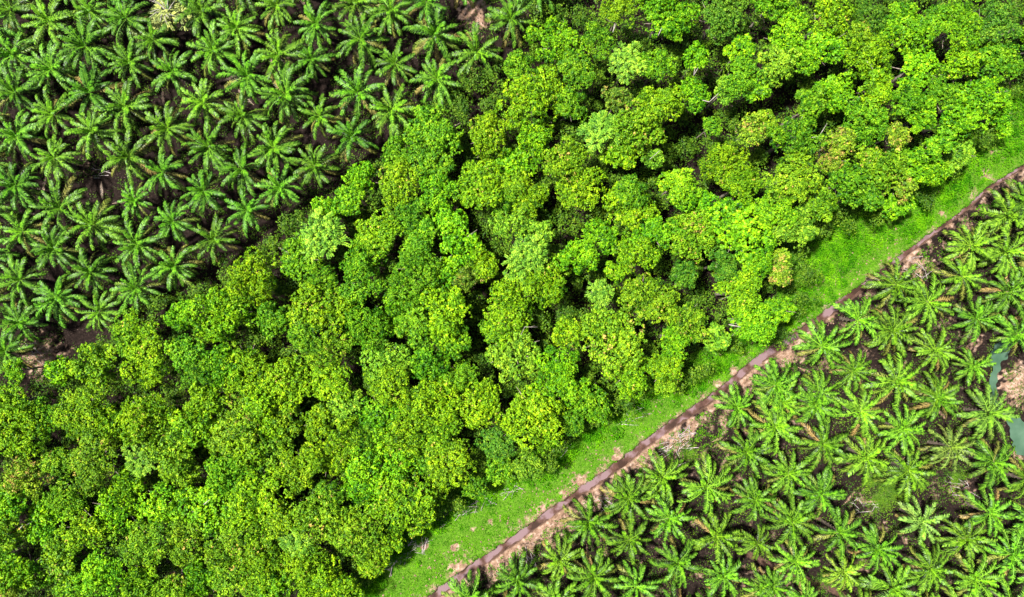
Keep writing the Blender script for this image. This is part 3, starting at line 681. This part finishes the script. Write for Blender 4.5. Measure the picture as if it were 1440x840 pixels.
def litter():
    n0 = 150000; px = rng.uniform(-10, 1450, n0); py = rng.uniform(-10, 850, n0); x, y = wx(px), wy(py)
    d, s, p = seg_dist(x, y, DITCH); q = wnoise(x, y, 2.0, 17) + .6*wnoise(x, y, .8, 19) - np.where(s > 0, 0, .25)
    k = ~pip(px, py, FOREST_PX) & ~pip(px, py, GRASS_PX) & (d > 2.2) & ~pip(x, y, POND) & (q > .1) & (seg_dist(x, y, DRAIN)[0] > 1.2)
    x, y, q = x[k], y[k], q[k]; n = len(x)
    Nn = np.stack([rng.normal(0, .45, n), rng.normal(0, .45, n), np.ones(n)], 1)
    V, F, at = leaf_faces(np.stack([x, y, ground_z(x, y)+rng.uniform(.05, .22, n)], 1), Nn, rng.uniform(.2, .6, n), .28, np.clip(rng.normal(.4, .25, n), 0, 1))
    o = link(bpy.data.objects.new('leaf_litter', mesh_np('leaf_litter', V, F, M_LITTER, at)))
    tag(o, 'brown and grey dead leaf litter on the soil between the palms', 'litter', kind='stuff')
litter()

# clay clods and leaf litter lying on the banks
def clods():
    n = 900; i = rng.integers(4, len(DITCH)-2, n); t = rng.random(n)
    P = np.array(DITCH); q = P[i]+(P[i+1]-P[i])*t[:, None]; dirv = P[i+1]-P[i]; dirv /= np.linalg.norm(dirv, axis=1)[:, None]
    nr = np.stack([dirv[:, 1], -dirv[:, 0]], 1); off = np.where(rng.random(n) < .7, rng.uniform(1.8, 7.5, n), -rng.uniform(1.8, 4.0, n))
    q = q+nr*off[:, None]; z = ground_z(q[:, 0], q[:, 1])
    oc = np.array([(1,0,0),(0,1,0),(-1,0,0),(0,-1,0),(0,0,.8),(0,0,-.6)]); of = np.array([(0,1,4),(1,2,4),(2,3,4),(3,0,4),(1,0,5),(2,1,5),(3,2,5),(0,3,5)])
    s = rng.uniform(.06, .26, n)**1.0
    V = (oc[None]*s[:, None, None]*rng.uniform(.6, 1.3, (n, 6, 1)))+np.stack([q[:, 0], q[:, 1], z+s*.3], 1)[:, None]
    F = (of[None]+np.arange(n)[:, None, None]*6).reshape(-1, 3)
    o = link(bpy.data.objects.new('clay_clods', mesh_np('clay_clods', V.reshape(-1, 3), F, M_CLOD)))
    tag(o, 'reddish clay clods strewn along both banks of the ditch', 'clods', kind='stuff')
clods()

# ------------------------------------------------------------------ brush piles, fallen branches, bare limbs, fallen fronds
def stick(L, rad, seed, mat=M_DEAD, forks=2):
    g = random.Random(seed); pts = [np.zeros(3)]; a = 0; n = 6
    for i in range(n):
        a += g.uniform(-.25, .25); pts.append(pts[-1]+np.array([math.cos(a), math.sin(a), g.uniform(-.02, .04)])*L/n)
    tb = [tube(pts, [rad*(1-.8*i/n) for i in range(n+1)], 5)]
    for k in range(forks):
        i = g.randint(2, n-1); b = pts[i]; s = g.choice((-1, 1)); aa = s*g.uniform(.5, .9); l = L*g.uniform(.2, .38)
        tb.append(tube([b, b+np.array([math.cos(aa), math.sin(aa), .12])*l*.5, b+np.array([math.cos(aa*.8), math.sin(aa*.8), .15])*l], [rad*.5, rad*.35, rad*.1], 4))
    return join_tubes('branch', tb, mat)
STICKS = [stick(3.4, .085, s) for s in range(5)] + [stick(2.2, .06, s+9) for s in range(4)]
def brush(px0, py0, px1, py1, n, lab, spread=.8):
    x0, y0, x1, y1 = wx(px0), wy(py0), wx(px1), wy(py1); cx, cy = (x0+x1)/2, (y0+y1)/2; L = math.hypot(x1-x0, y1-y0); ang = math.atan2(y1-y0, x1-x0)
    z0 = gz(cx, cy); root = bpy.data.objects.new('brush_pile', None); root.location = (cx, cy, z0); link(root)
    for i in range(n):
        t = random.uniform(-.5, .5)*L; u = random.gauss(0, spread)
        bx, by = t*math.cos(ang)-u*math.sin(ang), t*math.sin(ang)+u*math.cos(ang)
        a = ang+random.gauss(0, .55)+(math.pi if random.random() < .5 else 0)
        o = link(bpy.data.objects.new('branch', random.choice(STICKS)), root)
        s = random.uniform(.7, 1.15); o.scale = (s, s, s)
        o.location = (bx-math.cos(a)*1.4*s, by-math.sin(a)*1.4*s, gz(cx+bx, cy+by)-z0+random.uniform(.08, .45)); o.rotation_euler = (random.uniform(0, 6.28), random.gauss(0, .08), a)
    tag(root, lab, 'brush pile', 'piles of dead branches')
brush(538, 800, 604, 756, 40, 'long heap of grey dead branches at the forest foot by lower grass', 1.0)
brush(612, 735, 650, 722, 12, 'small scatter of grey sticks on grass below the forest edge', .6)
brush(648, 722, 732, 682, 30, 'thin line of bare grey branches along the forest edge', .5)
brush(864, 592, 915, 566, 24, 'pale grey heap of dead twigs on grass under olive crowns', 1.0)
brush(935, 640, 975, 612, 30, 'whitish heap of dry branches on the bare bank beside the ditch', 1.5)
brush(772, 640, 800, 622, 9, 'few dry grey sticks lying where forest meets grass', .6)
brush(842, 700, 868, 718, 14, 'grey dead branches on dirt between ditch and palm row', .8)
brush(740, 778, 756, 796, 10, 'short grey branches on pink soil beside the lower ditch', .7)
brush(1278, 372, 1306, 388, 12, 'charred dark branches on the bare bank by upper palms', .9)
brush(1330, 678, 1372, 694, 16, 'grey debris heap of dry branches in a gap between palms', 1.4)
brush(1200, 704, 1232, 720, 10, 'dry sticks beside the small grassy opening', .9)
brush(40, 486, 66, 506, 9, 'dry sticks in the brown clearing at the forest corner', .8)
brush(136, 250, 150, 242, 5, 'pale sticks on dark soil in the dense palm block gap', .4)

def limb(key, px0, py0, px1, py1, rad=.14):
    rad *= .55
    """a pale bare limb of a tree, rooted on its trunk and rising through the crown"""
    root, x, y, z0, zc, Rw, H = TREE_OBS[key]; zt = H+0.5
    a = np.array([wx(px0, zt)-x, wy(py0, zt)-y, zt-z0-.25]); b = np.array([wx(px1, zt)-x, wy(py1, zt)-y, zt-z0+.35])
    base = np.array([0, 0, zc-z0])
    me = join_tubes('bare_limb', [tube([base, base*.4+a*.6-np.array([0, 0, .3]), a, a*.5+b*.5+np.array([0, 0, .15]), b], [rad*1.3, rad*1.1, rad, rad*.9, rad*.4], 6),
                                  tube([a*.5+b*.5, a*.3+b*.7+np.array([.25, .35, .2])], [rad*.5, rad*.15], 4)], M_PALE)
    o = link(bpy.data.objects.new('bare_limb', me), root); o['label'] = 'pale leafless limb showing above the leaves'
limb((1060, 453), 1026, 457, 1041, 460, .22)
limb((287, 717), 286, 710, 296, 702, .16)
limb((977, 133), 998, 143, 1010, 132, .15)
limb((870, 14), 862, 45, 866, 34, .14)
limb((983, 80), 976, 106, 981, 96, .14)
limb((1117, 193), 1152, 192, 1162, 174, .13)
limb((933, 20), 926, 50, 930, 40, .13)
limb((723, 493), 738, 460, 756, 460, .09)
limb((1220, 80), 1218, 84, 1226, 98, .2)
limb((920, 220), 914, 224, 928, 212, .12)
limb((63, 722), 26, 745, 34, 738, .13)

# a pale, half-bare shrub over the palms at the top
def pale_shrub():
    z = 8.5; x, y = wx(232, z), wy(14, z); z0 = gz(x, y)
    root = bpy.data.objects.new('dry_tree', None); root.location = (x, y, z0); link(root)
    t = link(bpy.data.objects.new('trunk', TRUNKS[1]), root); t.scale = (1.2, 1.2, .8)
    c = link(bpy.data.objects.new('crown', CROWNS[('feather', 4.6)][2]), root); c.scale = (.98, .9, .6); c.location = (0, 0, 6.2); c.color = (.170, .215, .050, 1)
    for i in range(12):
        a = i*.52+random.uniform(-.2, .2); L = random.uniform(1.6, 3.6)
        me = join_tubes('twig', [tube([(0, 0, 7.4), (math.cos(a)*L*.5, math.sin(a)*L*.5, 8.9), (math.cos(a+.2)*L, math.sin(a+.2)*L, 9.2)], [.1, .08, .03], 4)], M_PALE)
        link(bpy.data.objects.new('twig', me), root)
    tag(root, 'pale half-bare yellowish tree with whitish twigs standing among dense palms', 'tree')
pale_shrub()

# fallen brown fronds on the soil between the palms
def fallen():
    n = 0; tries = 0
    while n < 70 and tries < 4000:
        tries += 1
        px, py = (random.uniform(700, 1440), random.uniform(260, 840)) if random.random() < .7 else (random.uniform(0, 640), random.uniform(0, 470))
        x, y = wx(px), wy(py); d, s, p = seg_dist(np.array([x]), np.array([y]), DITCH)
        left = px < 640 and py < 470 and px*.72+py < 440
        if not left and (s[0] < 0 or d[0] < 4): continue
        m = np.hypot(PALMS[:, 0]-x, PALMS[:, 1]-y).min()
        if m < 3.2 or m > 7 or pip(np.array([x]), np.array([y]), POND)[0]: continue
        o = link(bpy.data.objects.new('fallen_frond', FR['outer'][n % 5])); sc = random.uniform(.6, .85)
        o.location = (x, y, gz(x, y)+.06); o.scale = (sc, sc*.8, sc*.18); o.rotation_euler = (random.gauss(0, .1), 0, random.uniform(0, 6.28))
        q = random.random(); o.color = (.07+.08*q, .05+.05*q, .03+.035*q, 1)
        tag(o, 'dry brown palm frond fallen on soil between palms of the %s block' % ('dense' if left else 'ditch-side'), 'palm frond', 'fallen palm fronds, %s block' % ('dense' if left else 'ditch-side')); n += 1
fallen()
print('TREES', len(recs), 'PALMS', len(PALMS), 'OBJECTS', len(bpy.data.objects))
